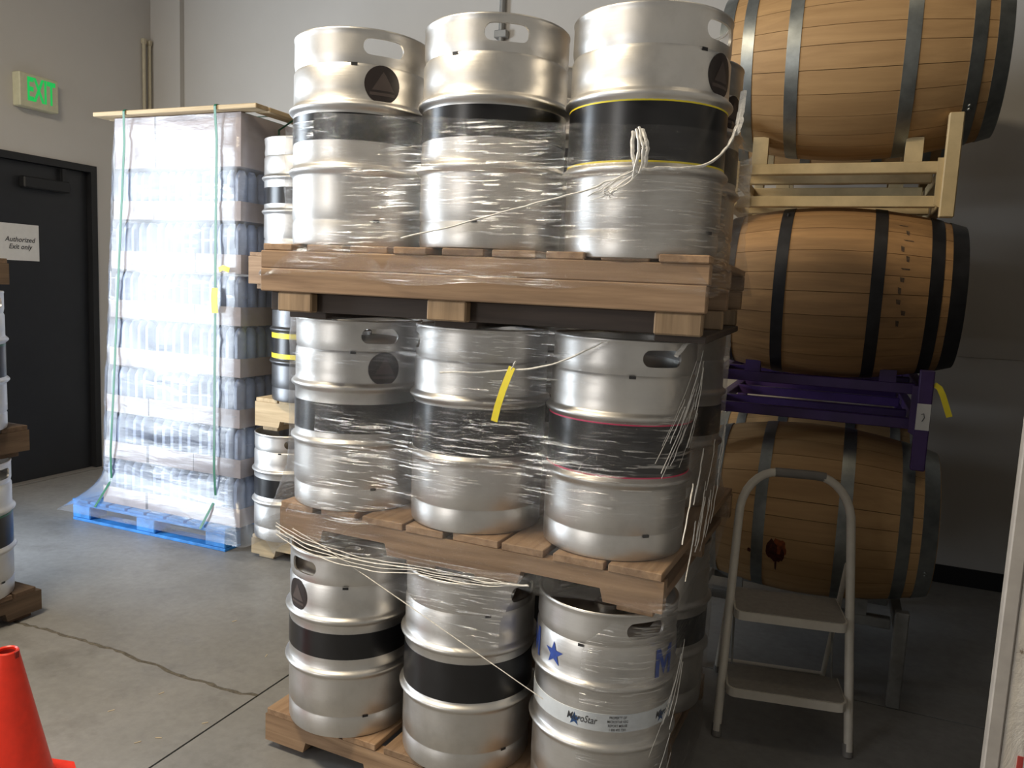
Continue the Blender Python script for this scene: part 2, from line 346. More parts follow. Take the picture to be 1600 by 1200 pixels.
# conduits and pipe
for x, y, zt in ((-5.352, 4.90, 3.40), (-5.352, 4.955, 3.40)):
    t = MB(); t.tube([(x, y, 0.3), (x, y, zt)], 0.013, 10); t.box((WX, y - 0.016, zt - 0.02), (x + 0.016, y + 0.016, zt + 0.02), 0.004)
    struct(t.build('trim_2', CONDUIT), 'thin cream conduit running up the left wall in the corner')
t = MB(); t.tube([(-2.265, WY - 0.03, 0.0), (-2.265, WY - 0.03, CZ)], 0.018, 12); t.box((-2.31, WY - 0.05, 3.22), (-2.22, WY, 3.27), 0.005)
struct(t.build('trim_3', PIPE), 'grey pipe running up the back wall behind the top kegs')
struct(MB().box((0.46, BY, 0), (0.66, 1.99, CZ)).build('wall_blocker', WALL_DARK, None, 0), 'added unseen wall from the white post back, blocking light from the right')  # unseen wall added to keep light off the lower right
# peeling white post, right edge of the view
po = struct(MB().box((0.418, 2.0, 0), (0.62, 2.2, CZ), 0.004).build('trim_4', PEEL), 'white post with flaking paint')
MB().box((0.386, 1.995, 0), (0.4165, 2.03, CZ), 0.003).build('edge_strip', plain('edge_paint', (0.36, 0.33, 0.30), 0.6, 0, 0.1, 20), po)
MB().box((0.450, 1.997, 0.50), (0.50, 2.0, 0.575)).build('red_patch', plain('red_patch', (0.4, 0.05, 0.04), 0.6), po)

# ------------------------------------------------------------------ kegs
KH, KR = 0.591, 0.2
def rib(zc, r0=KR, h=0.013, w=0.017):
    return [(r0 + h * (0.5 + 0.5 * cos(pi * t)) ** 0.8, zc + w * t) for t in (-1, -0.8, -0.6, -0.4, -0.2, 0, 0.2, 0.4, 0.6, 0.8, 1)]
def keg_body():
    p = [(0.150, 0.03), (0.186, 0.004), (0.191, 0.0), (0.196, 0.003), (0.1985, 0.012), (0.199, 0.064), (0.1965, 0.069), (0.1965, 0.073), (0.2, 0.079), (0.2, 0.13)]
    p += [(0.2, 0.19)] + rib(0.212) + [(0.2, 0.25), (0.2, 0.34)] + rib(0.385) + [(0.2, 0.43), (0.2, 0.488), (0.1965, 0.495), (0.1945, 0.499)]
    p += [(0.189, 0.512), (0.17, 0.522), (0.13, 0.531), (0.08, 0.536), (0.045, 0.537), (0.0005, 0.537)]
    return MB().lathe(p, 72).mesh('body', STEEL, 40)
def keg_collar():
    """top skirt with its rolled rim and the two oval hand holes"""
    n = 96; z0, z1 = 0.494, 0.582; rows = 8; pw = 11; ph = 5; j0 = 2     # patch of pw x ph cells round each hole
    def surf(r_of):
        V = {}; vs = []; fs = []
        def vert(i, j):
            i %= n
            if (i, j) not in V:
                a = 2 * pi * i / n; z = z0 + (z1 - z0) * j / rows; r = r_of(z); V[i, j] = len(vs); vs.append((r * cos(a), r * sin(a), z))
            return V[i, j]
        starts = (-(pw // 2) - 0, n // 2 - (pw // 2)); skip = set()
        for s0 in starts:
            for i in range(s0, s0 + pw):
                for j in range(j0, j0 + ph): skip.add((i % n, j))
        for i in range(n):
            for j in range(rows):
                if (i, j) not in skip: fs.append((vert(i, j), vert(i + 1, j), vert(i + 1, j + 1), vert(i, j + 1)))
        loops = []
        for s0 in starts:
            ring = [(s0 + i, j0) for i in range(pw)] + [(s0 + pw, j0 + j) for j in range(ph)] + [(s0 + pw - i, j0 + ph) for i in range(pw)] + [(s0, j0 + ph - j) for j in range(ph)]
            ac = 2 * pi * (s0 + pw / 2) / n; zc = z0 + (z1 - z0) * (j0 + ph / 2) / rows
            outer = [vert(i, j) for i, j in ring]; inner = []
            for i, j in ring:
                x = (i - s0 - pw / 2) / (pw / 2); y = (j - j0 - ph / 2) / (ph / 2)
                hx, hy = 0.060, 0.0225      # stadium
                k = 1 / max((abs(x) ** 5 + abs(y) ** 5) ** 0.2, 1e-6); X, Y = x * k * hx, y * k * hy
                if abs(X) > hx - hy:
                    cx = math.copysign(hx - hy, X); dx, dy = X - cx, Y; L = math.hypot(dx, dy); X, Y = cx + dx / L * hy, dy / L * hy
                z = zc + Y; r = r_of(z); a = ac + X / 0.2
                inner.append(len(vs)); vs.append((r * cos(a), r * sin(a), z))
            m_ = len(ring)
            for q in range(m_): fs.append((outer[q], outer[(q + 1) % m_], inner[(q + 1) % m_], inner[q]))
            loops.append(inner)
        top = [vert(i, rows) for i in range(n)]; bot = [vert(i, 0) for i in range(n)]
        return vs, fs, loops, top, bot
    a = surf(lambda z: 0.1945 + 0.0045 * min(1, (z - z0) / 0.02)); b = surf(lambda z: 0.1925)
    mb = MB(); oa = mb.add(a[0], a[1]); ob = mb.add(b[0], [f[::-1] for f in b[1]])
    for la, lb in zip(a[2], b[2]):
        m_ = len(la)
        for q in range(m_): mb.f.append((oa + la[q], oa + la[(q + 1) % m_], ob + lb[(q + 1) % m_], ob + lb[q]))
    # rolled rim
    prev = [oa + i for i in a[3]]
    for r, z in ((0.2005, 0.5845), (0.2005, 0.588), (0.1975, 0.591), (0.193, 0.5905), (0.1895, 0.587), (0.1895, 0.582)):
        vs = [(r * cos(2 * pi * i / n), r * sin(2 * pi * i / n), z) for i in range(n)]; o = mb.add(vs, [])
        for i in range(n): mb.f.append((prev[i], prev[(i + 1) % n], o + (i + 1) % n, o + i))
        prev = [o + i for i in range(n)]
    for i in range(n): mb.f.append((prev[i], prev[(i + 1) % n], ob + b[3][(i + 1) % n], ob + b[3][i]))
    return mb.mesh('collar', STEEL, 50)
BODY, COLLAR = keg_body(), keg_collar()
VALVE = MB().lathe([(0.0005, 0.535), (0.038, 0.535), (0.038, 0.549), (0.033, 0.553), (0.026, 0.553), (0.024, 0.546), (0.0005, 0.546)], 28).mesh('valve', STEEL)
def band_mesh(z0, z1, r, material, name='band', a0=0.0, a1=2 * pi):
    return MB().lathe([(r - 0.0015, z0), (r, z0 + 0.0004), (r, z1 - 0.0004), (r - 0.0015, z1)], 72, a0=a0, a1=a1).mesh(name, material, 30)
def disc_mesh(rad_, r, name, material, z=0.445):
    mb = MB(); k = 32; rings = 5; vs = [Vector((0, 0, 0))]
    for j in range(1, rings + 1): vs += [Vector((rad_ * j / rings * cos(2 * pi * i / k), rad_ * j / rings * sin(2 * pi * i / k), 0)) for i in range(k)]
    fs = [(0, 1 + i, 1 + (i + 1) % k) for i in range(k)] + [(1 + (j - 1) * k + i, 1 + j * k + i, 1 + j * k + (i + 1) % k, 1 + (j - 1) * k + (i + 1) % k) for j in range(1, rings) for i in range(k)]
    mb.add(wrap_on(vs, 0, z, r), fs); return mb.mesh(name, material)
DISC = disc_mesh(0.051, 0.2012, 'emblem', EMBLEM)
mb = MB()
tri = [Vector(p) for p in ((-0.030, -0.016, 0), (-0.01, -0.016, 0), (0.012, -0.016, 0), (0.034, -0.016, 0), (0.021, 0.006, 0), (0.010, 0.024, 0), (0.002, 0.034, 0), (-0.004, 0.026, 0), (-0.016, 0.006, 0), (0.0, 0.0, 0))]
mb.add(wrap_on(tri, 0, 0.445, 0.2018), [(0, 1, 9, 8), (1, 2, 9), (2, 3, 4, 9), (4, 5, 9), (5, 6, 7, 9), (7, 8, 9)])
bar = [Vector((x, y, 0)) for y in (-0.030, -0.022) for x in (-0.036, -0.018, 0, 0.018, 0.036)]
mb.add(wrap_on(bar, 0, 0.445, 0.2018), [(i, i + 1, i + 6, i + 5) for i in range(4)])
MARK = mb.mesh('emblem_mark', EMBLEM_MARK)
HOLE = None
mb = MB(); vs = [Vector((x, y, 0)) for y in (-0.004, 0.004) for x in (-0.009, 0, 0.009)]
mb.add(wrap_on(vs, 0, 0.4935, 0.2003), [(0, 1, 4, 3), (1, 2, 5, 4)]); HOLE = mb.mesh('drain_slot', RUBBER)
mb = MB(); mb.add(wrap_on(vs, 0.35, 0.0715, 0.1999), [(0, 1, 4, 3), (1, 2, 5, 4)]); HOLE2 = mb.mesh('drain_slot', RUBBER)
BANDS = {}
def keg(x, y, z, label, handle=90.0, emblem=None, band=None, edges=None, group=None, slot=None, dark=False, tilt=(0, 0), edge_z=None, scale=1.0):
    """emblem: azimuth or None; band: (z0, z1); edges: material of thin bands at the band's two rims"""
    o = thing('steel_keg', label, 'keg', (x, y, z), (rad(tilt[0]), rad(tilt[1]), 0), group)
    if scale != 1: o.scale = (scale, scale, 1)
    b = link('body', BODY, o, rot=(0, 0, rng.uniform(0, 6)))
    c = link('collar', COLLAR, o, rot=(0, 0, rad(handle)))
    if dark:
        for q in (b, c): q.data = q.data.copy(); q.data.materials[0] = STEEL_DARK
    link('valve', VALVE, o)
    for q in (HOLE, HOLE2): link('drain_slot', q, o, rot=(0, 0, rad(slot if slot is not None else handle - 22)))
    if emblem is not None:
        e = link('emblem', DISC, o, rot=(0, 0, rad(emblem)), label='round dark emblem sticker'); link('emblem_mark', MARK, e)
    if band:
        k = ('b', band)
        if k not in BANDS: BANDS[k] = band_mesh(band[0], band[1], 0.2012, BLACK)
        link('band', BANDS[k], o, label='black printed band')
    if edges:
        for q, ez in enumerate(edge_z or ((0.3665, 0.3715), (0.2265, 0.2315))):
            k = (edges.name, ez)
            if k not in BANDS: BANDS[k] = band_mesh(ez[0], ez[1], 0.2016, edges, 'band_edge')
            link('band_edge', BANDS[k], o)
    return o

SP, X0, Y0 = 0.4366, -0.5556, 2.1389
Z1, Z2, Z3 = 0.14, 0.8654, 1.67
G1, G2, G3 = ['kegs on the %s pallet of the wrapped stack' % w for w in ('bottom', 'middle', 'top')]
def kx(k, dx=0): return X0 + dx - (2 - k) * SP
keg(kx(0), Y0, Z1, 'steel keg at the left front of the bottom pallet, narrow black band', -109, -114, (0.262, 0.345), group=G1, slot=-62)
keg(kx(1), Y0, Z1, 'middle front steel keg of the bottom pallet, broad black band behind cloudy film', -14, None, (0.231, 0.348), group=G1, slot=-50)
k13 = keg(kx(2), Y0, Z1, 'steel keg with blue star and letters and a white printed band, bottom pallet', -44, None, None, group=G1, slot=-94)
keg(kx(0, -.0084), Y0 + .026, Z2, 'steel keg at the left front of the middle pallet, round emblem above narrow band', -40, -34.5, (0.245, 0.336), group=G2)
keg(kx(1, -.0084), Y0 + .026, Z2, 'middle front steel keg of the middle pallet, behind the hanging yellow strip', 30, None, (0.216, 0.364), group=G2)
keg(kx(2, -.0084), Y0 + .026, Z2, 'steel keg at the right front of the middle pallet, wide black band edged pink', -46.5, None, (0.226, 0.371), PINK, group=G2, tilt=(0, 0.6))
keg(kx(0, .0433), Y0 - .064, Z3, 'steel keg at the left of the top pallet, round emblem below its hand hole', -41.5, -41, (0.29, 0.364), group=G3)
keg(kx(1, .0433), Y0 - .064, Z3, 'middle front steel keg of the top pallet, hand hole facing out at the rim', -60.5, None, (0.285, 0.366), group=G3, slot=-98)
keg(kx(2, .0433), Y0 - .064, Z3 - 0.012, 'steel keg at the right of the top pallet, wide black band with yellow edges', -21.5, -19, (0.228, 0.372), YELLOW, group=G3, slot=-38, tilt=(0.8, 0))
for z, dx, dy, nm, g in ((Z1, 0, 0, 'bottom', G1), (Z2, -.008, .026, 'middle', G2), (Z3, .043, -.064, 'top', G3)):
    for k, kn in enumerate(('left', 'middle', 'right')):
        keg(kx(k, dx) - (0.03 if z > 1.5 else 0), Y0 + dy + (0.47 if z > 1.5 else 0.60), z, 'steel keg standing in the second row of the %s pallet, behind its %s front keg' % (nm, kn), 40 + 70 * k + z * 50, (-20 if k == 2 and z > 1.5 else None), (0.245, 0.345), group=g)
# print on the bottom right keg
def m_strokes():
    out = []; w, h, t = 0.036, 0.044, 0.0155
    for q in (((-w, -h), (-w + t, -h), (-w + t, h), (-w, h)), ((w - t, -h), (w, -h), (w, h), (w - t, h)), ((-w + t, h), (-w + t, h - 0.032), (0, -h + 0.006), (0, -h + 0.04)), ((0, -h + 0.04), (0, -h + 0.006), (w - t, h - 0.032), (w - t, h))):
        out.append(([Vector((*p, 0)) for p in q], [(0, 1, 2, 3)]))
    return out
def star_pts(r):
    out = []
    for i in range(10):
        a = pi / 2 + pi * i / 5; q = r if i % 2 == 0 else r * 0.40; out.append(Vector((q * cos(a), q * sin(a), 0)))
    return [Vector((0, 0, 0))] + out, [(0, 1 + i, 1 + (i + 1) % 10) for i in range(10)]
for az in (-151, -21.5, 70):
    mb = MB(); [mb.add(wrap_on(vs, rad(az), 0.441, 0.2013), fs) for vs, fs in m_strokes()]; mb.build('blue_letter', BLUE_PRINT, k13)
    vs, fs = star_pts(0.036); mb = MB(); mb.add(wrap_on(vs, rad(az + 32), 0.441, 0.2013), fs); mb.build('blue_star', BLUE_PRINT, k13)
wbn = link('white_band', band_mesh(0.262, 0.312, 0.2012, WHITE_BAND, 'white_band'), k13)
for az in (-91, -16.5, 58):
    mb = MB(); vs, fs = text_pts('MicroStar', 0.026); mb.add(wrap_on(vs, rad(az + 1), 0.290, 0.2018, 0.82, 1.1, 0.2), fs); mb.build('brand_lettering', INK, wbn)
    mb = MB(); vs, fs = star_pts(0.02); mb.add(wrap_on(vs, rad(az - 5), 0.284, 0.2015), fs); mb.build('star_mark', INK_BLUE, wbn)
    for i, body in enumerate(('PROPERTY OF', 'MICROSTAR KEG', 'REPORT MISUSE', '1 800 495 7201')):
        mb = MB(); vs, fs = text_pts(body, 0.0105); mb.add(wrap_on(vs, rad(az + 29), 0.3035 - 0.0115 * i, 0.2018, 0.72, 1.0), fs); mb.build('small_print', INK, wbn)

# ------------------------------------------------------------------ pallets
def pallet(label, x0, y0, z0, h=0.134, lx=1.25, ly=1.05, mats=(PALLET, PALLET_Y), group=None, seed=1, flip=False, rot=0.0):
    """stringers run along x with two notches, deck boards along y; flip swaps the two directions"""
    r = random.Random(seed)
    o = thing('wooden_pallet', label, 'pallet', (x0, y0, z0), (0, 0, rad(rot)), group)
    if flip: o.rotation_euler = (0, 0, pi / 2)
    db, bb = 0.022, 0.026; sh = h - db - bb
    pts = [(0, bb), (0.16, bb), (0.17, bb + 0.036), (0.40, bb + 0.036), (0.41, bb), (lx - 0.41, bb), (lx - 0.40, bb + 0.036), (lx - 0.17, bb + 0.036), (lx - 0.16, bb), (lx, bb), (lx, bb + sh), (0, bb + sh)]
    me = MB().prism(pts, 1, 0, 0.038).mesh('stringer', mats[0], 0)
    for y in (0, ly / 2 - 0.019, ly - 0.038): link('stringer', me, o, (0, y, 0))
    nb = 8; step = lx / nb
    dm = [MB().box((0, 0, 0), (w, ly, db), 0.002).mesh('deck_board', mats[1], 0) for w in (step - 0.012, step - 0.03)]
    for i in range(nb): link('deck_board', dm[r.random() < 0.35], o, (i * step + 0.006, r.uniform(-0.004, 0.004), bb + sh + r.uniform(-0.0015, 0.001)), (0, 0, r.uniform(-0.004, 0.004)))
    bmm = MB().box((0, 0.03, 0), (0.10, ly - 0.03, bb), 0.002).mesh('bottom_board', mats[1], 0)
    for x in (0.03, 0.46, lx - 0.56, lx - 0.13): link('bottom_board', bmm, o, (x, 0, 0))
    return o
pallet('brown wooden pallet on the floor under the front wrapped keg stack', -1.672, 2.005, 0.0, 0.14, group='pallets of the front stack', seed=3, rot=-2.6)
pallet('brown wooden pallet with notched side carrying the middle layer of front kegs', -1.612, 1.995, 0.7315, 0.1338, group='pallets of the front stack', seed=4, rot=-2.0)
# top one: thick doubled sides on blocks
tp = thing('wooden_pallet', 'thick wooden pallet with doubled side beams carrying the top layer of kegs', 'pallet', (-1.57, 1.845, 1.4570), (0, 0, rad(2.2)), group='pallets of the front stack')
me1 = MB().box((0, 0, 0), (1.275, 0.04, 0.050), 0.003).mesh('side_beam', PALLET, 0); me2 = MB().box((0, 0, 0), (1.268, 0.045, 0.066), 0.003).mesh('side_beam', PALLET, 0)
for y in (0, 0.50, 0.99):
    link('side_beam', me1, tp, (0, y, 0.142)); link('side_beam', me2, tp, (0.003, y - 0.004, 0.0755))
bl = MB().box((0, 0, 0), (0.115, 0.034, 0.055), 0.004).mesh('block', PALLET_Z, 0)
for x in (0.06, 0.54, 1.15):
    for y in (0.0, 0.46, 0.92): link('block', bl, tp, (x, y + 0.005 if y else 0.0, 0.020))
SHADE_X = wood('shaded_underside_wood', (0.028, 0.02, 0.016), (0.07, 0.05, 0.04), 0)  # shade under the top pallet put into this near-black wood colour
for y in (0.035, 0.97): MB().box((0.012, y, 0.0205), (1.262, y + 0.018, 0.0745), 0.002).build('dark_board', SHADE_X, tp, 0)
lb = MB().box((0, 0.06, 0), (0.13, 0.96, 0.0195), 0.003).mesh('bottom_board', SHADE_X, 0)
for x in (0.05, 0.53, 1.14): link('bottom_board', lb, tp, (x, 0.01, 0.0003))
for i in range(9):
    w = 0.12 if i % 3 else 0.10
    link('deck_board', MB().box((0, 0, 0), (w, 1.02, 0.0195), 0.003).mesh('deck_board', PALLET_Y, 0), tp, (0.005 + i * 0.1435, rng.uniform(-0.006, 0.012), 0.1925), (0, 0, rng.uniform(-0.006, 0.006)))

# ------------------------------------------------------------------ stretch film
def wrap_mesh(x0, x1, y0, y1, zb, zt, name, material, rc=lambda v: 0.2, out=lambda v: 0.006, nv=40, ns=44, na=14, amp=0.004, tuck=(), keep=None, seed=0.0, topcut=None, botcut=None, shift=None):
    """film round a stack: rounded rectangle whose corner radius and offset change with height v in 0..1"""
    path = []        # (kind, param)
    for side in range(4):
        for i in range(ns): path.append((side, 's', i / ns))
        for i in range(na): path.append((side, 'c', i / na))
    L = len(path); per = 2 * (x1 - x0 + y1 - y0); vs = []; uvs = []
    for j in range(nv + 1):
        for k in range(L + 1):
            side, kind, t = path[k % L]; u = k / L
            v = j / nv; lo = botcut(u) if botcut else 0.0; hi = topcut(u) if topcut else 1.0
            vv = lo + (hi - lo) * v; e = out(vv); r = rc(vv)
            A0, A1, B0, B1 = x0 - e, x1 + e, y0 - e, y1 + e
            cs = ((A1 - r, B0 + r), (A1 - r, B1 - r), (A0 + r, B1 - r), (A0 + r, B0 + r))
            st = ((A0 + r, B0), (A1, B0 + r), (A1 - r, B1), (A0, B1 - r)); en = ((A1 - r, B0), (A1, B1 - r), (A0 + r, B1), (A0, B0 + r))
            nrm = ((0, -1), (1, 0), (0, 1), (-1, 0))
            if kind == 's':
                x = st[side][0] + (en[side][0] - st[side][0]) * t; y = st[side][1] + (en[side][1] - st[side][1]) * t; nx, ny = nrm[side]
            else:
                a = -pi / 2 + pi / 2 * (side + t); nx, ny = cos(a), sin(a); x, y = cs[side][0] + r * nx, cs[side][1] + r * ny
            d = amp * (noise.noise((u * 14, vv * 16 + seed, seed)) + 0.6 * noise.noise((u * 22, vv * 60, seed + 5)))
            for tx, dep, wd in tuck:
                if side == 0 and kind == 's': d -= dep * max(0, 1 - abs(x - tx) / wd) ** 1.5
            x += nx * d; y += ny * d; z = zb + (zt - zb) * vv
            if shift: x += shift(x, vv)
            vs.append((x, y, z)); uvs.append((u * per, vv * (zt - zb)))
    fs = []
    for j in range(nv):
        for k in range(L):
            if keep is None or keep((k + 0.5) / L, (j + 0.5) / nv): fs.append((j * (L + 1) + k, j * (L + 1) + k + 1, (j + 1) * (L + 1) + k + 1, (j + 1) * (L + 1) + k))
    used = sorted({i for f in fs for i in f}); mp = {o: i for i, o in enumerate(used)}
    me = bpy.data.meshes.new(name); me.from_pydata([vs[i] for i in used], [], [tuple(mp[i] for i in f) for f in fs])
    uvl = me.uv_layers.new(name='UVMap')
    me_uv = [uvs[i] for i in used]
    for lp in me.loops: uvl.data[lp.index].uv = me_uv[lp.vertex_index]
    me.polygons.foreach_set('use_smooth', [True] * len(me.polygons)); me.materials.append(material); return me
per_front = 44 / 232.0
def fr_x(u): return u / per_front   # 0..1 across the front
# top layer
tx = [(kx(0, .0433) + SP / 2, 0.016, 0.14), (kx(1, .0433) + SP / 2, 0.016, 0.14)]
f3 = tag(link('stretch_film', wrap_mesh(kx(0, .0433) - KR, kx(2, .0433) + KR, Y0 - .064 - KR, Y0 - .064 + SP + KR, Z3 - 0.10, Z3 + 0.375, 'stretch_film', FILM,
    rc=lambda v: 0.2 - 0.12 * max(0, 1 - v / 0.25), out=lambda v: 0.016 + 0.02 * max(0, 1 - v / 0.3), tuck=tx, seed=1.3,
    topcut=lambda u: 0.97 - 0.14 * min(1, max(0, fr_x(u))) if u < 0.25 else 0.92, botcut=lambda u: 0.02 + 0.05 * noise.noise((u * 20, 0, 0)))),
    'clear stretch film wound round the top layer of kegs', 'plastic film')
# middle layer
tx = [(kx(0) + SP / 2, 0.02, 0.14), (kx(1) + SP / 2, 0.02, 0.14)]
f2 = tag(link('stretch_film', wrap_mesh(kx(0) - KR - .008, kx(2) + KR - .008, Y0 + .026 - KR, Y0 + .026 + 0.60 + KR, Z2 - 0.12, Z2 + 0.60, 'stretch_film', FILM_CLEAR,
    rc=lambda v: 0.2 - 0.16 * max(0, 1 - v / 0.35), out=lambda v: 0.014 + 0.03 * max(0, 1 - v / 0.35) ** 2, tuck=tx, seed=4.1, nv=52,
    botcut=lambda u: 0.02 + 0.04 * noise.noise((u * 20, 3, 0)))), 'clear stretch film wound round the middle layer of kegs', 'plastic film')
# bottom layer: film pulled up to the top left corner, open at the lower left
def cut_z(x): return min(0.775, 0.644 - (x + 1.079) * 0.42)
def bc(u):
    x = fr_x(u)
    if u < per_front: xx = kx(0) + (kx(2) - kx(0)) * x; return (cut_z(xx) - 0.02) / 0.78 if x < 0.92 else 0.0
    if u > 0.93: return 0.86
    if u > 0.62: return 0.5
    return 0.0
tx = [(kx(0) + SP / 2, 0.02, 0.14), (kx(1) + SP / 2, 0.02, 0.14)]
f1 = tag(link('stretch_film', wrap_mesh(kx(0) - KR, kx(2) + KR, Y0 - KR, Y0 + 0.60 + KR, 0.02, Z1 + 0.66, 'stretch_film', FILM_CLEAR,
    rc=lambda v: 0.2 - 0.15 * max(0, (v - 0.8) / 0.2), out=lambda v: 0.014 + 0.02 * max(0, (v - 0.8) / 0.2), tuck=tx, seed=9.7, nv=52, botcut=bc, keep=lambda u, v: not (0.70 < fr_x(u) < 0.97 or 0.97 <= fr_x(u) < 1.12 and v > 0.9))),
    'clear stretch film drawn diagonally across the bottom layer of kegs', 'plastic film')
def rope(pts, r, parent, name='film_rope', wig=0.004, seed=0, n=60):
    P = [Vector(p) for p in pts]; out = []; rs = []
    for i in range(n + 1):
        t = i / n * (len(P) - 1); k = min(int(t), len(P) - 2); f = t - k
        a, b, c, d = P[max(k - 1, 0)], P[k], P[k + 1], P[min(k + 2, len(P) - 1)]
        q = 0.5 * ((2 * b) + (c - a) * f + (2 * a - 5 * b + 4 * c - d) * f * f + (-a + 3 * b - 3 * c + d) * f ** 3)
        q += Vector((noise.noise((t * 2.3, seed, 0)), noise.noise((t * 2.3, seed, 9)), noise.noise((t * 2.3, seed, 20)))) * wig
        out.append(q); rs.append(r * (0.7 + 0.6 * abs(noise.noise((t * 7, seed, 3)))))
    MB().tube(out, rs, 6, flat=0.6).build(name, ROPE, parent)
YF3 = Y0 - .064 - KR - 0.03

YR = Y0 - .064 - KR - 0.035
rope([(-1.10, YR, 1.69), (-0.89, YR, 1.738), (-0.75, YR, 1.775), (-0.60, YR, 1.81), (-0.53, YR - .005, 1.835), (-0.475, YR - 0.01, 1.855)], 0.0045, f3, seed=2)
for i, (a, b, c) in enumerate((((-0.474, 1.955), (-0.458, 1.905), (-0.462, 1.85)), ((-0.488, 1.945), (-0.482, 1.895), (-0.47, 1.85)), ((-0.466, 1.95), (-0.45, 1.91), (-0.452, 1.86)), ((-0.48, 1.95), (-0.468, 1.90), (-0.480, 1.84)))):
    rope([(a[0], YR, a[1]), (b[0], YR - 0.012, b[1]), (c[0], YR - 0.006, c[1])], 0.0075, f3, 'film_knot', seed=i + 4, n=20)
for i in range(9):
    x = -0.475 + rng.uniform(-0.015, 0.02); rope([(x, YR - 0.006, 1.855), (x - 0.03 - 0.05 * rng.random(), YR - 0.012, 1.815), (x - 0.045 - 0.07 * rng.random(), YR - 0.006, 1.785 + 0.02 * rng.random())], 0.0022, f3, 'film_strand', seed=i + 11, n=16)
rope([(-0.46, YR - 0.006, 1.855), (-0.42, YR, 1.862), (-0.376, YR + 0.01, 1.861), (-0.325, YR + 0.05, 1.875), (-0.293, YR + 0.09, 1.91), (-0.278, YR + 0.13, 1.955), (-0.272, YR + 0.17, 2.02), (-0.275, YR + .2, 2.06)], 0.007, f3, seed=31)
rope([(-0.275, YR + 0.14, 1.96), (-0.270, YR + 0.16, 2.0), (-0.272, YR + .2, 2.07)], 0.013, f3, 'film_knot', seed=33, n=20)
YM = Y0 + .026 - KR - 0.03
rope([(-1.02, YM, 1.331), (-0.836, YM, 1.350), (-0.692, YM, 1.379), (-0.574, YM, 1.437), (-0.54, YM, 1.45)], 0.0055, f2, seed=41)
rope([(-0.793, YM - 0.004, 1.38), (-0.80, YM - 0.006, 1.362), (-0.806, YM - 0.006, 1.352)], 0.004, f2, 'film_knot', seed=43, n=12)
def on_keg(az, z, x, y, r=0.224): return (x + r * cos(rad(az)), y + r * sin(rad(az)), z)
for i in range(16):
    a = rng.uniform(-30, 12); z = rng.uniform(1.20, 1.43); d = rng.uniform(12, 30)
    rope([on_keg(a, z, kx(2, -.0084), Y0 + .026), on_keg(a - d / 2, z - d * 0.0036, kx(2, -.0084), Y0 + .026), on_keg(a - d, z - d * 0.0075, kx(2, -.0084), Y0 + .026)], rng.uniform(0.0009, 0.002), f2, 'film_strand', seed=50 + i, n=14, wig=0.002)
for i in range(14):
    y = rng.uniform(2.05, 2.75); z = rng.uniform(0.95, 1.2); x = kx(2) + KR + 0.028
    rope([(x, y, z), (x + 0.004, y - 0.06, z - 0.06), (x + 0.004, y - 0.13, z - 0.13)], rng.uniform(0.0009, 0.0022), f2, 'film_strand', seed=80 + i, n=12, wig=0.003)
for i in range(7):
    a = rng.uniform(-22, 5); z = rng.uniform(0.30, 0.62); d = rng.uniform(10, 24)
    rope([on_keg(a, z, kx(2), Y0), on_keg(a - d / 2, z - d * 0.004, kx(2), Y0), on_keg(a - d, z - d * 0.008, kx(2), Y0)], rng.uniform(0.0009, 0.0018), f1, 'film_strand', seed=110 + i, n=12, wig=0.001)
rope([(kx(2, -.0084) + 0.215, Y0 - 0.06, 1.475), (kx(2) + 0.19, Y0 - 0.10, 1.45), (kx(2) + 0.17, Y0 - 0.13, 1.42)], 0.010, f2, 'film_knot', seed=140, n=16)
YB = Y0 - KR - 0.028
for i, (dz, r_) in enumerate(((0.0, 0.0035), (-0.012, 0.0022), (-0.026, 0.003), (0.012, 0.002))):
    rope([(-1.60, YB + 0.05, 0.79 + dz), (-1.45, YB, 0.775 + dz), (-1.25, YB, 0.755 + dz), (-1.05, YB, 0.765 + dz * 0.6), (-0.86, YB, 0.768 + dz * 0.5), (-0.72, YB + 0.01, 0.775)], r_, f1, 'film_fold', seed=150 + i, wig=0.005)
rope([(-1.52, YB + 0.03, 0.80), (-1.38, YB + 0.012, 0.765)] + [(x, YB + 0.006, cut_z(x)) for x in (-1.25, -1.09, -0.93, -0.79, -0.66)], 0.0024, f1, 'film_fold', seed=170, wig=0.001)
def strip(name, label, pts, w, material, wdir=(1, 0, 0), group=None, th=0.0012):
    """a curling strip of plastic with real thickness through pts"""
    P = [Vector(p) for p in pts]; wv = Vector(wdir); n_ = len(P); vs = []; fs = []
    for i, p in enumerate(P):
        t = (P[min(i + 1, n_ - 1)] - P[max(i - 1, 0)]).normalized(); wd = (wv - t * wv.dot(t)).normalized(); nn = t.cross(wd)
        vs += [p - wd * w / 2 - nn * th / 2, p + wd * w / 2 - nn * th / 2, p + wd * w / 2 + nn * th / 2, p - wd * w / 2 + nn * th / 2]
    for i in range(n_ - 1):
        for k in range(4): fs.append((4 * i + k, 4 * i + (k + 1) % 4, 4 * i + 4 + (k + 1) % 4, 4 * i + 4 + k))
    fs += [(3, 2, 1, 0), tuple(range(4 * n_ - 4, 4 * n_))]
    mb = MB(); mb.add(vs, fs); o = mb.build(name, material, None, 30)
    return tag(o, label, 'tag', group)
strip('yellow_tag', 'yellow plastic strip hanging from the film of the middle layer of kegs', [(-0.800, YM - 0.008, 1.364), (-0.810, YM - 0.011, 1.335), (-0.822, YM - 0.013, 1.30), (-0.836, YM - 0.011, 1.255), (-0.846, YM - 0.008, 1.213)], 0.019, YELLOW)

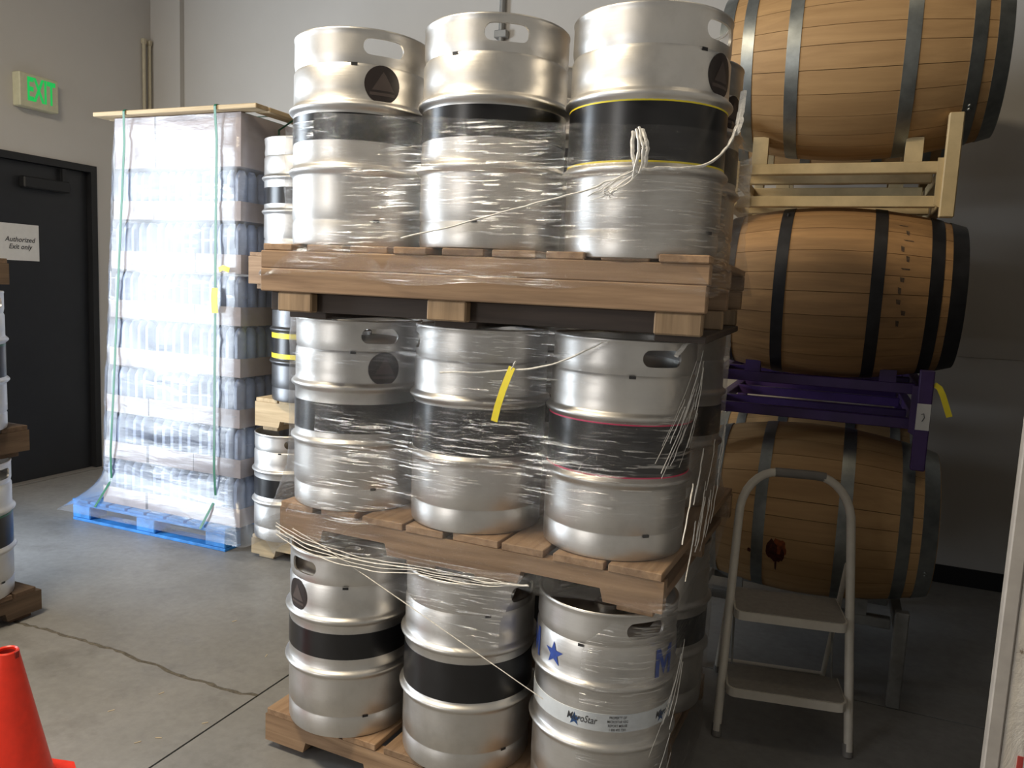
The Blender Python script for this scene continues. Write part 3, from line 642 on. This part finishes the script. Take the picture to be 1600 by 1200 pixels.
# ------------------------------------------------------------------ kegs stacked behind, left of the front stack
GB = 'narrow stack of kegs and pallets behind'
for i, (z, h) in enumerate(((0.0, 0.135), (0.732, 0.182), (1.508, 0.195))):
    pallet(('pale wooden pallet on the floor at the foot of the rear keg column', 'pale wooden pallet carrying the dark keg of the rear column', 'brown wooden pallet under the topmost keg of the rear column')[i], -2.965 + (0.02 if i == 1 else -0.015 * i), 3.425, z, h, 1.25, 1.05, (PALE_X, PALE_Y) if i < 2 else (PALLET, PALLET_Y), 'pallets of the rear keg column', seed=11 + i)
BX, BYY = -2.80, 3.56
keg(BX, BYY, 0.135, 'steel keg with a black band on the floor pallet of the rear column', -48, None, (0.245, 0.345), group=GB)
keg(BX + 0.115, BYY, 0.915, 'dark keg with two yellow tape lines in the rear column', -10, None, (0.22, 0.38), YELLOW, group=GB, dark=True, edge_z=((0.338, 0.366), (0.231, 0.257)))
keg(BX + 0.055, BYY, 1.704, 'steel keg with a black band at the top of the rear column', 30, None, (0.25, 0.335), group=GB)
for z, w in ((0.135, 'floor'), (0.915, 'middle'), (1.704, 'top')):
    keg(BX + SP + 0.09, BYY + 0.01, z, 'steel keg second from the left on the %s pallet of the rear column' % w, 60 + 90 * z, None, (0.245, 0.345), group=GB)

# ------------------------------------------------------------------ kegs at the left edge
GL = 'stack of kegs and pallets at the left edge'
for i, z in enumerate((0.0, 0.731, 1.462)):
    pallet(('shade-darkened wooden pallet on the floor at the left edge', 'shade-darkened wooden pallet between the two kegs at the left edge', 'shade-darkened wooden pallet on top of the upper left edge keg')[i], (-3.25, -3.30, -3.40)[i], 1.32, z, 0.14, 1.05, 1.10, (SHADE_PX, SHADE_PY), 'pallets at the left edge', seed=21 + i, flip=True)
    if i < 2:
        for q, (x, y) in enumerate(((-3.43, 2.13), (-3.44, 1.68))):
            w = ('lower', 'upper')[i]
            keg(x - 0.012 * i, y, z + 0.14, ('%s steel keg at the left edge, black band with a green line' % w, '%s steel keg beyond the left edge, nearer the camera' % w)[q], 20 + 40 * q, None, (0.205, 0.36), GREEN, group=GL, edge_z=((0.359, 0.368),))

# ------------------------------------------------------------------ shrink-wrapped load on the blue pallet
BXL, BXR, BYF, BYB = -4.37, -3.14, 3.41, 4.50
bp = thing('blue_pallet', 'blue painted block pallet on the floor under the cloudy wrapped load', 'pallet', (BXL, BYF, 0))
LX, LY = BXR - BXL, BYB - BYF
bbm = MB().box((0, 0, 0), (LX, 0.13, 0.018), 0.003).mesh('bottom_board', BLUE_WOOD, 0)
for y in (0, LY / 2 - 0.065, LY - 0.13): link('bottom_board', bbm, bp, (0, y, 0))
blm = MB().box((0, 0, 0), (0.15, 0.13, 0.082), 0.006).mesh('block', BLUE_WOOD, 0)
for x in (0, LX / 2 - 0.075, LX - 0.15):
    for y in (0, LY / 2 - 0.065, LY - 0.13): link('block', blm, bp, (x, y, 0.018))
stm = MB().box((0, 0, 0), (LX, 0.13, 0.018), 0.003).mesh('stringer_board', BLUE_WOOD, 0)
for y in (0, LY / 2 - 0.065, LY - 0.13): link('stringer_board', stm, bp, (0, y, 0.100))
bdm = MB().box((0, 0, 0), (0.135, LY, 0.018), 0.003).mesh('deck_board', BLUE_WOOD, 0)
for i in range(8): link('deck_board', bdm, bp, (i * (LX - 0.135) / 7, 0, 0.118))
# cases: a cardboard tray with wrapped bottles standing in it
NL, LH, LB = 8, 0.289, 0.137
def xl(z): return -4.15 + 0.155 * (z - LB) / 2.3
cap = [(0, 0.0), (0.8, 0.0), (0.93, 0.1), (1, 0.24), (1, 1)]
def case_meshes(w, d, h, full=False):
    tray = MB(); t, e = (0.105 if not full else h - 0.004), 0.004
    tray.box((0, 0, 0), (w, d, e)); tray.box((0, 0, e), (w, e, t)); tray.box((0, d - e, e), (w, d, t)); tray.box((0, e, e), (e, d - e, t)); tray.box((w - e, e, e), (w, d - e, t))
    bt = MB(); nx, ny = 5, 6; rx = (w - 0.016) / nx / 2; ry = (d - 0.016) / ny / 2; H = h - 0.012
    for i in range(nx):
        for j in range(ny):
            if 0 < i < nx - 1 and 0 < j < ny - 1: continue
            cx, cy = 0.008 + rx * (2 * i + 1), 0.008 + ry * (2 * j + 1); k = 10; vs = []
            for s_, z_ in ((0.985, e), (0.985, H * 0.82), (0.93, H * 0.88), (0.75, H * 0.93), (0.45, H)):
                vs += [(cx + rx * s_ * cos(2 * pi * q / k), cy + ry * s_ * sin(2 * pi * q / k), z_) for q in range(k)]
            bt.add(vs, [(m_ * k + q, m_ * k + (q + 1) % k, (m_ + 1) * k + (q + 1) % k, (m_ + 1) * k + q) for m_ in range(4) for q in range(k)] + [tuple(range(4 * k, 5 * k))])
    if full: tray.box((0, 0, h - 0.004), (w / 2 - 0.001, d, h - 0.001)); tray.box((w / 2 + 0.001, 0, h - 0.004), (w, d, h - 0.001))
    return tray.mesh('tray', CARD, 0), bt.mesh('bottles', BOTTLE, 40)
ordn = ('bottom', 'second', 'third', 'fourth', 'fifth', 'sixth', 'seventh', 'top')
for L_ in range(NL):
    z = LB + L_ * LH; x0 = xl(z); w = (-3.075 - x0) / 3; d = 0.5
    tm, bm2 = case_meshes(w - 0.006, d - 0.006, LH - 0.002, L_ == NL - 1)
    for c, y, nm in ((0, 3.46, 'left front'), (1, 3.46, 'middle front'), (2, 3.46, 'right front'), (2, 3.96, 'right rear'), (0, 3.96, 'left rear')):
        o = thing('bottle_case', '%s, %s of the %s layer on the blue pallet' % ('closed pinkish carton' if L_ == NL - 1 else 'tray of bluish bottles', nm, ordn[L_]), 'case', (x0 + c * w + rng.uniform(-.004, .004), y + rng.uniform(-0.006, 0.006), z + 0.0005), group='cases of bottles on the blue pallet')
        link('carton' if L_ == NL - 1 else 'tray', tm, o)
        if L_ < NL - 1: link('bottles', bm2, o)
zt = LB + NL * LH
tf = thing('top_frame', 'thin wooden frame lying on top of the cloudy wrapped load', 'frame', (0, 0, zt + 0.002))
for a, b, mt in (((-4.12, 3.40, 0), (-2.93, 3.50, 0.024), PALE_X), ((-4.12, 4.38, 0), (-2.93, 4.48, 0.024), PALE_X), ((-4.12, 3.51, 0), (-4.02, 4.37, 0.024), PALE_Y), ((-3.03, 3.51, 0), (-2.93, 4.37, 0.024), PALE_Y)):
    MB().box(a, b, 0.003).build('frame_board', mt, tf, 0)
def load_shift(x, v): return 0.155 * v * max(0, min(1, (-3.07 - x) / 1.1))
tag(link('stretch_film', wrap_mesh(-4.155, -3.062, 3.44, 4.47, 0.112, zt, 'stretch_film', FILM_LOAD, rc=lambda v: 0.05, out=lambda v: 0.012 + (0.17 * max(0, 1 - v / 0.10) ** 1.7), amp=0.010, nv=70, seed=15.5, shift=load_shift,
    topcut=lambda u: 0.995 + 0.003 * noise.noise((u * 30, 0, 0))), label='x'), 'cloudy stretch film round the tall load on the blue pallet', 'plastic film')
for nm, xt, xb in (('left', -3.865, -4.04), ('right', -3.20, -3.22)):
    pts = [(xb, 3.30, 0.155), (xb, 3.42, 0.30)] + [(xb + (xt - xb) * t + 0.006 * noise.noise((t * 6, xb, 0)), 3.41 - 0.004, 0.30 + (zt - 0.28) * t) for t in (0.08, 0.2, 0.35, 0.5, 0.65, 0.8, 0.92)] + [(xt, 3.392, zt + 0.02), (xt, 3.40, zt + 0.03), (xt, 3.9, zt + 0.031), (xt, 4.47, zt + 0.031)]
    o = strip('strap', 'green plastic strap down the front of the cloudy wrapped load, %s of two' % nm, pts, 0.016, GREEN, (1, 0, 0), 'green straps on the wrapped load', 0.002); o['category'] = 'strap'
o = strip('strap', 'green plastic strap down the shaded right side of the wrapped load', [(-3.045, 3.72, 0.25)] + [(-3.04, 3.72 + 0.01 * noise.noise((t, 0, 3)), t) for t in (0.8, 1.4, 2.0, 2.4)] + [(-2.926, 3.72, zt + 0.01), (-2.93, 3.72, zt + 0.03), (-3.4, 3.72, zt + 0.031), (-4.0, 3.72, zt + 0.031)], 0.016, GREEN, (0, 1, 0), 'green straps on the wrapped load', 0.002); o['category'] = 'strap'
yt = 3.40
strip('yellow_tag', 'yellow plastic tag hanging on the right green strap of the wrapped load', [(-3.206, yt, 1.50), (-3.206, yt - 0.006, 1.46), (-3.202, yt - 0.009, 1.41), (-3.200, yt - 0.006, 1.362)], 0.045, YELLOW)
strip('yellow_tag', 'small yellow tape scrap stuck to the wrapped load above the hanging tag', [(-3.175, yt - 0.004, 1.60), (-3.14, yt - 0.010, 1.612), (-3.10, yt - 0.006, 1.60)], 0.028, YELLOW, (0, 0, 1))

# ------------------------------------------------------------------ barrels
def prof_r(x, L, Rb, Rh): return Rb - (Rb - Rh) * abs(2 * x / L) ** 2.0
def barrel(label, cx, cy, cz, L, Rb, Rh, wood_m, hoop_m, hoops, n=26, seed=0):
    r_ = random.Random(seed)
    o = thing('wine_barrel', label, 'barrel', (cx, cy, cz), (r_.uniform(0, 6), 0, 0), 'barrels in the racks')
    K = 14; th = 0.026
    xs = [-L / 2 + L * i / K for i in range(K + 1)]
    prof = [(prof_r(x, L, Rb, Rh), x) for x in xs] + [(prof_r(x, L, Rb, Rh) - th, x) for x in xs[::-1]]
    ms = []
    for wv in (1.0, 0.8, 1.2):
        half = pi / n * wv; gap = 0.0011 / Rb
        s = MB(); s.lathe(prof, 3, 0, True, -half + gap, half - gap); k = 4; P = len(prof)
        s.f.append(tuple(j * k for j in range(P))); s.f.append(tuple(j * k + 3 for j in range(P))[::-1])
        ms.append((s.mesh('stave', wood_m, 25), half))
    widths = [0] * n
    for q in range(n // 3): i = r_.randrange(n); j = r_.randrange(n); (widths.__setitem__(i, 1), widths.__setitem__(j, 2)) if i != j and widths[i] == widths[j] == 0 else None
    a = 0.0
    for i in range(n):
        me, half = ms[widths[i]]; a += half; link('stave', me, o, (0, 0, 0), (a, 0, 0)); a += half
    for hx, hw in hoops:
        p = [(prof_r(hx - hw / 2 + hw * t, L, Rb, Rh) + 0.0025, hx - hw / 2 + hw * t) for t in (0, 0.25, 0.5, 0.75, 1)]
        p2 = [(r - 0.0035, x) for r, x in p[::-1]]
        h = MB().lathe(p + p2, 72, 0, True).build('hoop', hoop_m, o, 30)
        aa = r_.uniform(0, 6); rr = prof_r(hx, L, Rb, Rh) + 0.003
        for da in (0, 0.05):
            rv = MB(); rv.lathe([(0.0005, 0.004), (0.005, 0.003), (0.007, 0)], 8, 2); M_r = Matrix.Rotation(aa + da, 4, 'X') @ Matrix.Translation((hx, 0, rr)) 
            rv.v = [tuple(M_r @ Vector(v)) for v in rv.v]; rv.build('rivet', hoop_m, h)
    for s in (-1, 1):
        rh = Rh + (Rb - Rh) * 0.12 - th + 0.004
        MB().lathe([(0.0005, s * (L / 2 - 0.035)), (rh, s * (L / 2 - 0.035)), (rh, s * (L / 2 - 0.055)), (0.0005, s * (L / 2 - 0.055))], 48, 0).build('head', wood_m, o, 30)
    return o
def patch(o, name, material, pts_xa, L, Rb, Rh, off, cz_rot):
    """flat mark lying on a barrel: list of polygons in (x, angle)"""
    mb = MB()
    for poly in pts_xa:
        mb.add([(x, (prof_r(x, L, Rb, Rh) + off) * cos(a - cz_rot), (prof_r(x, L, Rb, Rh) + off) * sin(a - cz_rot)) for x, a in poly], [tuple(range(len(poly)))])
    return mb.build(name, material, o, 0)
AY = 3.555
top = barrel('pale oak barrel with grey hoops, topmost, in the cream rack', -0.045, AY, 2.515, 1.00, 0.362, 0.285, OAK, GALV, [(-0.475, 0.05), (-0.385, 0.045), (-0.215, 0.048), (0.185, 0.048), (0.395, 0.045), (0.475, 0.05)], seed=3)
mid = barrel('oak barrel with black hoops in the middle, on the purple rack', -0.075, AY, 1.612, 0.96, 0.348, 0.272, OAK_B, HOOP_BLACK, [(-0.452, 0.055), (-0.365, 0.045), (-0.165, 0.045), (0.178, 0.045), (0.375, 0.045), (0.452, 0.055)], n=24, seed=8)
low = barrel('lowest oak barrel with grey hoops and a dark wine stain, behind the step stool', -0.075, AY, 0.695, 0.95, 0.362, 0.288, OAK, GALV, [(-0.445, 0.05), (-0.355, 0.045), (-0.165, 0.045), (0.145, 0.048), (0.36, 0.045), (0.445, 0.055)], seed=12)
# stain below the left bilge hoop of the lowest barrel; angle measured so that -pi faces the camera
def blob(cx, ca, rx, ra, seed, n=18):
    return [(cx + rx * cos(2 * pi * i / n) * (1 + 0.5 * noise.noise((i * 0.9, seed, 0))), ca + ra * sin(2 * pi * i / n) * (1 + 0.5 * noise.noise((i * 0.9, seed, 4)))) for i in range(n)]
# lathe axis 0: vertex = (x, r cos a, r sin a); the camera side is a = pi
rl = low.rotation_euler.x
patch(low, 'stain', STAIN2, [blob(-0.082, pi + 0.28, 0.03, 0.13, 1)], 0.95, 0.362, 0.288, 0.0008, rl)
for bl_ in [blob(-0.108, pi + 0.30, 0.022, 0.12, 2), blob(-0.088, pi + 0.40, 0.022, 0.06, 3), blob(-0.067, pi + 0.35, 0.008, 0.08, 5), blob(-0.195, pi + 0.37, 0.007, 0.03, 6), blob(-0.09, pi + 0.5, 0.004, 0.09, 8)]: patch(low, 'stain', STAIN, [bl_], 0.95, 0.362, 0.288, 0.0014, rl)
# faded stencil strokes on the middle barrel
rm = mid.rotation_euler.x; st = []
for i in range(11):
    a = pi - 0.92 + i * 0.125; x = 0.262 + rng.uniform(-0.012, 0.012); w_, h_ = rng.choice(((0.016, 0.010), (0.006, 0.04), (0.018, 0.008), (0.008, 0.03)))
    st.append([(x - w_, a - h_), (x + w_, a - h_ * 0.7), (x + w_ * 0.9, a + h_), (x - w_ * 0.6, a + h_ * 0.8)])
FADED = plain('faded_stencil', (0.10, 0.065, 0.04), 0.7, 0, 0.5, 120)
for q in st: patch(mid, 'faded_stencil', FADED, [q], 0.96, 0.348, 0.272, 0.0008, rm)

# ------------------------------------------------------------------ barrel racks
def rack(label, xc, z_low, z_top, zp0, zp1, xr, material, seed=0, half=0.40, gus=True):
    o = thing('barrel_rack', label, 'rack', (xc, AY, 0), group='steel barrel racks')
    q = 0.021; rails = MB().box((-half, -q, -q), (xr - xc - 0.03, q, q), 0.003).mesh('rail', material, 0)
    for y in (-0.135, 0.135, 0.585, 0.855):
        link('rail', rails, o, (0, y, z_top))
        if z_low is not None: link('rail', rails, o, (0, y, z_low))
    pm = MB().box((-0.025, -0.02, zp0), (0.025, 0.02, zp1), 0.004).mesh('post', material, 0)
    for x in (-half, xr - xc):
        for y in (-0.235, 0.955): link('post', pm, o, (x, y, 0))
    zc = z_low if z_low is not None else z_top
    for x in (-half, xr - xc):
        for zz in {z_top, zc}:
            MB().box((x - 0.02, -0.235, zz - 0.02), (x + 0.02, 0.955, zz + 0.02), 0.003).build('cross_bar', material, o, 0)
        if gus:
            for y in (-0.235, 0.955):
                sx = -1 if x > 0 else 1
                MB().prism([(x + sx * 0.02, zc - 0.035), (x + sx * 0.02, z_top + 0.02), (x + sx * 0.045, z_top + 0.02), (x + sx * 0.045, zc - 0.02)], 1, y - 0.004, y + 0.004).build('gusset', material, o, 0)
    return o
def saddles(o, xs, z_of, material, zr, oy=0.0):
    for x in xs:
        for y in (-0.135, 0.135):
            s = 1 if y > 0 else -1; zb = z_of(x, y)
            MB().prism([(y - 0.02, zr + 0.02), (y + 0.02, zr + 0.02), (y + 0.02, zb + 0.012 * s), (y - 0.02, zb - 0.012 * s)] if not oy else [(y - 0.02 + oy, zr + 0.02), (y + 0.02 + oy, zr + 0.02), (y + 0.02 + oy, zb + 0.012 * s), (y - 0.02 + oy, zb - 0.012 * s)], 0, x - 0.03, x + 0.03).build('saddle', material, o, 0)
def under(c, L, Rb, Rh, xc): return lambda x, y: c[1] - math.sqrt(max(prof_r(x + xc - c[0], L, Rb, Rh) ** 2 - y * y, 0.0)) - 0.004
r1 = rack('cream painted steel barrel rack between the top and middle barrels', -0.08, 1.968, 2.095, 1.90, 2.272, 0.312, CREAM)
saddles(r1, (-0.29, 0.27), under((-0.045, 2.515), 1.0, 0.362, 0.285, -0.08), CREAM, 2.095)
r2 = rack('purple painted steel barrel rack between the middle and lowest barrels', -0.08, 1.118, 1.255, 0.955, 1.338, 0.308, PURPLE)
saddles(r2, (-0.25, 0.26), under((-0.075, 1.612), 0.96, 0.348, 0.272, -0.08), PURPLE, 1.255)
r3 = rack('grey steel barrel rack on the floor under the lowest barrel', -0.08, None, 0.300, 0.0, 0.392, 0.312, GREY_PAINT, gus=False)
saddles(r3, (-0.25, 0.24), under((-0.075, 0.695), 0.95, 0.362, 0.288, -0.08), GREY_PAINT, 0.300)
for rk, zc_, zr_b, mt, w_ in ((r1, 2.50, 2.095, CREAM, 'top'), (r2, 1.622, 1.255, PURPLE, 'middle'), (r3, 0.695, 0.300, GREY_PAINT, 'lowest')):  # unseen second row of barrels, added to darken the gaps between the racks
    saddles(rk, (-0.25, 0.25), under((-0.08, zc_), 0.95, 0.348, 0.275, -0.08), mt, zr_b, 0.72)
    barrel('added unseen oak barrel shading the gaps behind the %s barrel, by the back wall' % w_, -0.08, AY + 0.72, zc_, 0.95, 0.348, 0.275, OAK, GALV, [(-0.445, 0.05), (-0.355, 0.045), (-0.155, 0.045), (0.155, 0.045), (0.355, 0.045), (0.445, 0.05)], seed=int(zc_ * 10))
yl = -0.235 - 0.0215
lab = MB().box((0.364, yl - 0.001, 1.112), (0.411, yl + 0.001, 1.212)).build('white_label', PAPER, r2, 0)
MB().tube([(0.385, yl - 0.0015, 1.145), (0.392, yl - 0.0015, 1.16), (0.389, yl - 0.0015, 1.175), (0.381, yl - 0.0015, 1.172)], 0.0016, 5).build('pen_mark', INK, lab)
strip('yellow_tag', 'yellow tape strip hanging off the right end of the purple barrel rack', [(0.334, AY - 0.24, 1.288), (0.352, AY - 0.25, 1.275), (0.365, AY - 0.252, 1.25), (0.380, AY - 0.250, 1.21), (0.395, AY - 0.247, 1.17)], 0.021, YELLOW)

# ------------------------------------------------------------------ step stool
P0 = Vector((-0.292, 2.785, 0)); P1 = Vector((0.148, 2.862, 0)); ax = (P1 - P0).normalized(); ay = Vector((-ax.y, ax.x, 0)); Wd = (P1 - P0).length
ss = thing('step_stool', 'white tubular step stool with two grey treads in front of the lowest barrel', 'step stool', P0, (0, 0, math.atan2(ax.y, ax.x)))
H, LEAN = 0.945, 0.20
def fy(z): return LEAN * z / H
ins = 0.035
def fx(z): return ins * z / H
pts = [(0, 0, 0.02), (fx(.4), fy(.4), .4), (fx(.74), fy(.74), .74)]
for i in range(1, 9):
    a = pi - (pi / 2) * i / 8; z = 0.78 + 0.165 * sin(a); pts.append((fx(0.78) + 0.13 * (1 + cos(a)), fy(z), z))
half = pts[:]; full = half + [(Wd - x, y, z) for x, y, z in half[::-1]]
MB().tube(full, 0.0155, 14).build('front_frame', WHITE_TUBE, ss)
zg = half[-1][2]; xg = half[-1][0]
MB().tube([(xg - 0.012, fy(zg), zg - .0005), (xg, fy(zg), zg), (Wd - xg, fy(zg), zg), (Wd - xg + 0.035, fy(zg), zg - 0.004)], 0.0172, 12).build('grip', GREY_PLASTIC, ss)
for x in (0, Wd): MB().tube([(x, 0, 0.0), (x + (0.002 if x == 0 else -0.002), fy(0.045), 0.045)], 0.0185, 12).build('foot_cap', GREY_PLASTIC, ss)
def tread(z, y0, d, xin):
    mb = MB(); a = xin; b = Wd - xin; rr = 0.03
    poly = [(a + rr * (1 - cos(t)), y0 + rr * (1 - sin(t))) for t in (0, pi / 6, pi / 3, pi / 2)] + [(b - rr * (1 - sin(t)), y0 + rr * (1 - cos(t))) for t in (0, pi / 6, pi / 3, pi / 2)] + [(b, y0 + d), (a, y0 + d)]
    mb.prism(poly, 2, z - 0.034, z - 0.003); o = mb.build('tread', WHITE_TUBE, ss, 30)
    q = MB(); q.prism([(x + (0.006 if x < Wd / 2 else -0.006), y + (0.006 if y < y0 + d / 2 else -0.006)) for x, y in poly], 2, z - 0.003, z); q.build('tread_mat', STEP_GREY, o, 30)
tread(0.205, fy(0.205) - 0.075, 0.20, 0.022); tread(0.468, fy(0.468) - 0.075, 0.25, 0.032)
zr_ = 0.64
for x, s in ((0.03, 1), (Wd - 0.03, -1)):
    MB().tube([(x, fy(zr_) + 0.022, zr_), (x - s * 0.015, 0.505, 0.02)], 0.010, 10).build('rear_leg', WHITE_TUBE, ss)
    MB().tube([(x - s * 0.015, 0.508, 0.0), (x - s * 0.0148, 0.50, 0.035)], 0.013, 10).build('foot_cap', GREY_PLASTIC, ss)
    MB().tube([(x + s * 0.016, fy(.205) + 0.11, 0.19), (x + s * 0.016, fy(.468) + 0.155, 0.445)], 0.004, 8).build('link_rod', GREY_PAINT, ss)
MB().tube([(0.012, 0.47, 0.075), (Wd - 0.012, 0.47, 0.075)], 0.0075, 8).build('rear_bar', WHITE_TUBE, ss)

# ------------------------------------------------------------------ traffic cone
cn = thing('traffic_cone', 'bright red traffic cone on the floor in the lower left corner', 'cone', (-2.182, 1.478, 0), (0, 0, rad(14)))
fl_ = MB(); h = 0.135; c_ = 0.03
poly = [(h - c_, -h), (h, -h + c_), (h, h - c_), (h - c_, h), (-h + c_, h), (-h, h - c_), (-h, -h + c_), (-h + c_, -h)]
fl_.prism(poly, 2, 0.012, 0.028); fl_.build('base', CONE, cn, 0)
for x in (-0.1, 0.1):
    for y in (-0.1, 0.1): MB().box((x - 0.025, y - 0.025, 0), (x + 0.025, y + 0.025, 0.012), 0.002).build('foot', CONE, cn, 0)
MB().lathe([(0.122, 0.026), (0.116, 0.034), (0.110, 0.055), (0.033, 0.435), (0.0317, 0.446), (0.028, 0.45), (0.024, 0.447), (0.024, 0.43), (0.10, 0.055), (0.11, 0.026)], 48).build('body', CONE, cn)
MB().lathe([(0.0005, 0.425), (0.0235, 0.425), (0.0235, 0.44)], 24).build('tip_hollow', CONE_IN, cn)
nt_m = MB().box((0.0275, -0.007, 0.428), (0.0352, 0.007, 0.4485), 0.001); nt_m.build('tip_notch', CONE_IN, cn, 0)

# ------------------------------------------------------------------ splinters on the floor
spots = [(-2.30, 1.93), (-2.02, 1.88), (-2.06, 1.83), (-2.33, 1.62), (-2.24, 2.10), (-2.1, 2.52), (-2.45, 2.72), (-2.36, 1.55), (-1.95, 2.02)]
sm = MB().box((-0.011, -0.0016, 0), (0.011, 0.0016, 0.0025), 0.0008).mesh('wood_splinter', SPLINTER, 0)
for x, y in spots:
    tag(link('wood_splinter', sm, None, (x, y, 0.0), (0, 0, rng.uniform(0.2, 2.6))), 'tiny pale wood splinter lying loose on the grey concrete floor', 'splinter', 'splinters on the floor')
